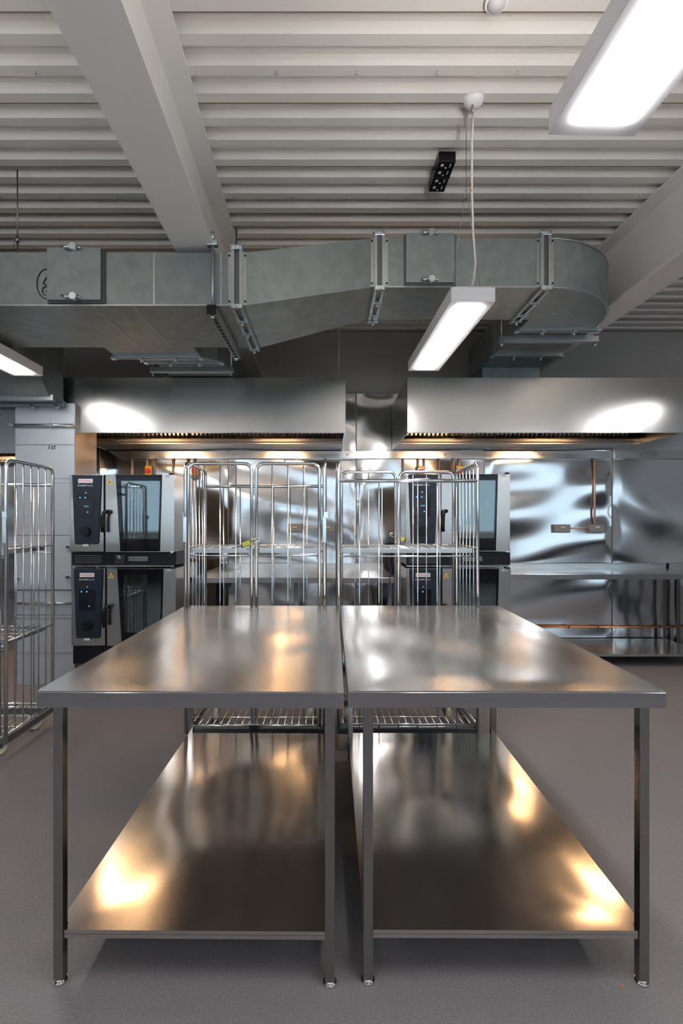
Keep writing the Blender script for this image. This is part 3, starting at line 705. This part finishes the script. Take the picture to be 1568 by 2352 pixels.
# ------------------------------------------------------------------ pendant lamps
def lamp(label, x_far, y0, y1, wires=(), cable=False, wd=.225, up=True):
    yaw = 30/F; zb = H+1.11
    t = thing('pendant_lamp', label, 'lamp', (x_far+yaw*y1, 0, zb), 0)
    t.location = (x_far+yaw*(y1-y0)+0, y0, zb); t.rotation_euler = (0, 0, yaw)
    L = y1-y0; e = .035
    mb = MB(); mb.box(0, wd, 0, L, .004, .072, bev=.002)
    mb.box(0, e, 0, L, 0, .004); mb.box(wd-e, wd, 0, L, 0, .004); mb.box(e, wd-e, 0, e+.01, 0, .004); mb.box(e, wd-e, L-e-.01, L, 0, .004)
    mb.build('housing', 'lampw', t)
    BX(e+.008, wd-e-.008, e+.02, L-e-.02, -.007, .0035).build('diffuser', 'led', t)
    if up: BX(e+.02, wd-e-.02, e+.05, L-e-.05, .072, .074).build('added_top_glow', 'added_uplight', t)  # added glowing strip, makes up for weak bounce light on the ceiling
    zc = ZC-zb
    for wy in wires:
        for q in (.03, wd-.03): MB().tube([(q, wy, .07), (wd/2, wy, zc-.3), (wd/2, wy, zc)], .0016, 6).build('suspension_wire', 'wire', t)
    if cable:
        MB().dome((wd/2-.02, -.07, zc), .05, .75).cyl((wd/2-.02, -.07, zc), 'z', .05, -.004, .0, 20).build('ceiling_rose', 'lampw', t)
        MB().tube([(wd/2-.02, -.07, zc-.035), (wd/2-.025, -.06, zc-.20), (wd/2-.02, -.04, zc-.42), (wd/2+.0, .0, zc-.62), (wd/2+.018, .02, zc-.76), (wd/2+.012, .03, zc-.83), (wd/2, .04, .07)], .0055, 8).build('power_cable', 'cable', t)
        MB().cyl((wd/2-.03, -.08, zc-.035), 'z', .006, -.035, 0, 8).build('wire_grip', 'wire', t)
        MB().cyl((wd/2-.032, -.06, zc-.44), 'z', .004, 0, .035, 8).build('ferrule', 'copper', t)
    return t
lamp('white pendant strip lamp hanging in the middle, in front of the right hood', .587, 2.53, 3.71, wires=(.12, 1.12), cable=True, up=False)
lamp('large white pendant strip lamp overhead at the top right', .631, .18, 1.44, wires=(.97,), wd=.25)
lamp('white pendant strip lamp entering at the left edge, left of the hood', -2.42, 2.66, 3.84, wires=(1.0,), up=False)
for xx, yy, q in ((-2.38, .2, 'to the left of the camera'), (3.10, 2.66, 'right of the frame, level with the right hood'), (3.16, .2, 'to the right of the camera'),
              (.72, -2.2, 'behind the camera near the middle'), (-2.3, -2.2, 'behind the camera on the left'), (3.2, -2.2, 'behind the camera on the right')):
    lamp('white pendant strip lamp out of view '+q, xx, yy, yy+1.18, wires=(.12, 1.05), up=yy < 2)

# ------------------------------------------------------------------ ceiling power box, detector
pb = thing('power_box', 'black socket power box fixed to the ceiling ribs near the hanging cable', 'power box', (.665, 2.81, ZC-.055), .03)
BX(-.048, .048, 0, .26, 0, .06, bev=.004).build('housing', 'black', pb)
BX(-.049, .049, .128, .132, -.003, .03).build('joint', 'rubber', pb)
for yy in (.02, .08, .15, .21):
    BX(-.030, -.014, yy, yy+.016, -.003, .001).build('socket', 'lightsock', pb); 
    BX(.020, .027, yy-.004, yy+.022, -.003, .001).build('terminal', 'greyp', pb); BX(-.002, .006, yy+.025, yy+.033, -.003, .001).build('clip', 'lightsock', pb)
MB().cyl((-.05, .09, .02), 'x', .007, -.015, .004, 8).build('cable_gland', 'black', pb)
sdt = thing('smoke_detector', 'small round ceiling detector at the top edge of the photo', 'detector', (P(1143, 0, 1.97).x, 1.985, ZC))
MB().cyl((0,0,0), 'z', .045, -.02, 0, 24).build('base', 'lampw', sdt)
MB().dome((0,0,-.02), .036, .7).build('sensor_head', 'greyp', sdt)

# ------------------------------------------------------------------ conduits, sockets, isolators, pipe
def conduit(px, y0, y1, label, m='conduit'):
    Y = YB-.04; k = F/Y; x = (px-PX)/k
    mb = MB().tube([(x, Y, H-(y0-PY)/k), (x, Y, H-(y1-PY)/k)], .0115, 10)
    t = mb.build('conduit', m); tag(t, label, 'conduit', None)
    return t
names = [(303, 1120, 'above the left oven window'), (338, 1085, 'running down to the left isolator switch'), (353, 1090, 'right beside the left isolator switch'), (397, 1120, 'above the right corner of the left oven'),
         (431, 1120, 'behind the outer frame of the left cage'), (446, 1120, 'just inside the outer frame of the left cage'), (747, 1212, 'dropping to the socket between the two cages'), (925, 1130, 'left of the right oven stack'),
         (960, 1085, 'above the control panel of the right oven, left'), (974, 1085, 'above the control panel of the right oven, right'), (1008, 1130, 'above the handle of the right oven'),
         (1042, 1085, 'just left of the red switch in the right cage'), (1055, 1085, 'running down to the red switch in the right cage'), (1365, 1205, 'dropping to the right hand wall socket')]
for px, ye, s in names: conduit(px, 1050, ye, 'thin pinkish metal conduit '+s)
def isolator(px, label):
    Y = YB-.09; k = F/Y; x = (px-PX)/k
    t = thing('isolator_switch', label, 'switch', (x, Y, H+(PY-1080)/k))
    BX(-.04, .04, .0, .06, -.09, .05, bev=.004).build('housing', 'grey', t)
    BX(-.035, .035, -.012, 0, -.05, .045, bev=.004).build('cover', 'yellow', t)
    MB().cyl((0, -.012, -.01), 'y', .03, -.015, 0, 16).box(-.03, .03, -.04, -.024, -.016, -.004).build('knob', 'red', t)
isolator(341, 'yellow isolator switch with red knob above the left oven')
isolator(447, 'yellow isolator switch with red knob behind the left roll cage')
isolator(967, 'yellow isolator switch above the right oven control panel')
isolator(1055, 'yellow isolator switch with red knob behind the right roll cage')
def twin(px, label):
    Y = YB-.018; k = F/(Y-.03); x = (px-PX)/k
    t = thing('twin_socket', label, 'socket', (x, Y, H-(1214-PY)/k), 0, 'grey twin sockets on the steel wall')
    BX(-.085, .085, -.05, 0, -.045, .045, bev=.004).build('box', 'grey', t)
    BX(-.075, .075, -.056, -.05, -.036, .036, bev=.003).build('plate', 'grey', t)
    for s in (-.012, .012): BX(s-.006, s+.006, -.060, -.056, .008, .024).build('rocker_switch', 'lightsock', t)
twin(677, 'grey twin socket on the wall, seen through the left cage'); twin(753, 'grey twin socket on the wall between the two cages')
twin(1290, 'grey twin socket on the wall, nearer to the right oven'); twin(1369, 'grey twin socket on the wall at the foot of the long conduit')
for a, b, s in ((696, 735, 'behind the left cage'), (1308, 1352, 'right of the ovens')):
    Y = YB-.04; k = F/Y
    tag(MB().tube([((a-PX)/k, Y, H-(1213-PY)/k), ((b-PX)/k, Y, H-(1213-PY)/k)], .010, 10).build('conduit', 'conduit'), 'short level conduit joining two wall sockets '+s, 'conduit')
cp = thing('copper_pipe', 'copper pipe running low along the wall behind the right bench', 'pipe', (1.5, YB-.05, .255))
MB().tube([(0, 0, 0), (4.4, 0, 0)], .011, 12).build('pipe', 'copper', cp)
for xx in (1.1, 1.42, 2.6): MB().cyl((xx, 0, 0), 'x', .016, -.02, .02, 12).build('fitting', 'copper', cp)
tag(MB().tube([P(894, 1255, 4.0), P(893, 1290, 4.0), P(897, 1310, 4.0), P(890, 1380, 4.0), P(884, 1430, 4.0), P(880, 1602, 4.0)], .005, 8).build('cable', 'blue'), 'blue cable hanging at the left side of the right oven stack', 'cable')
tag(BX(P(1420, 2268, 1.524).x, P(1431, 2268, 1.524).x, 1.517, 1.521, 0, .003).build('wood_splinter', 'copper'), 'tiny reddish splinter on the floor by the right table foot', 'splinter')

# repeats of one kind carry a shared group phrase
NAMES = {'conduit': 'metal conduits on the steel wall', 'switch': 'isolator switches above the ovens', 'table': 'work tables pushed together', 'hood': 'stainless extraction hoods',
         'lamp': 'pendant strip lamps', 'hanger': 'duct hangers', 'wall panel': 'steel wall panels', 'joint strip': 'joint strips of the steel wall', 'bench': 'benches along the wall',
         'stacking kit': 'stacking kits between the ovens', 'oven stand': 'stands under the ovens', 'beam': 'roof beams', 'rod': 'thin hanging rods'}
for o in C.objects:
    if o.parent is None and o.get('category') in NAMES and not o.get('group'): o['group'] = NAMES[o['category']]
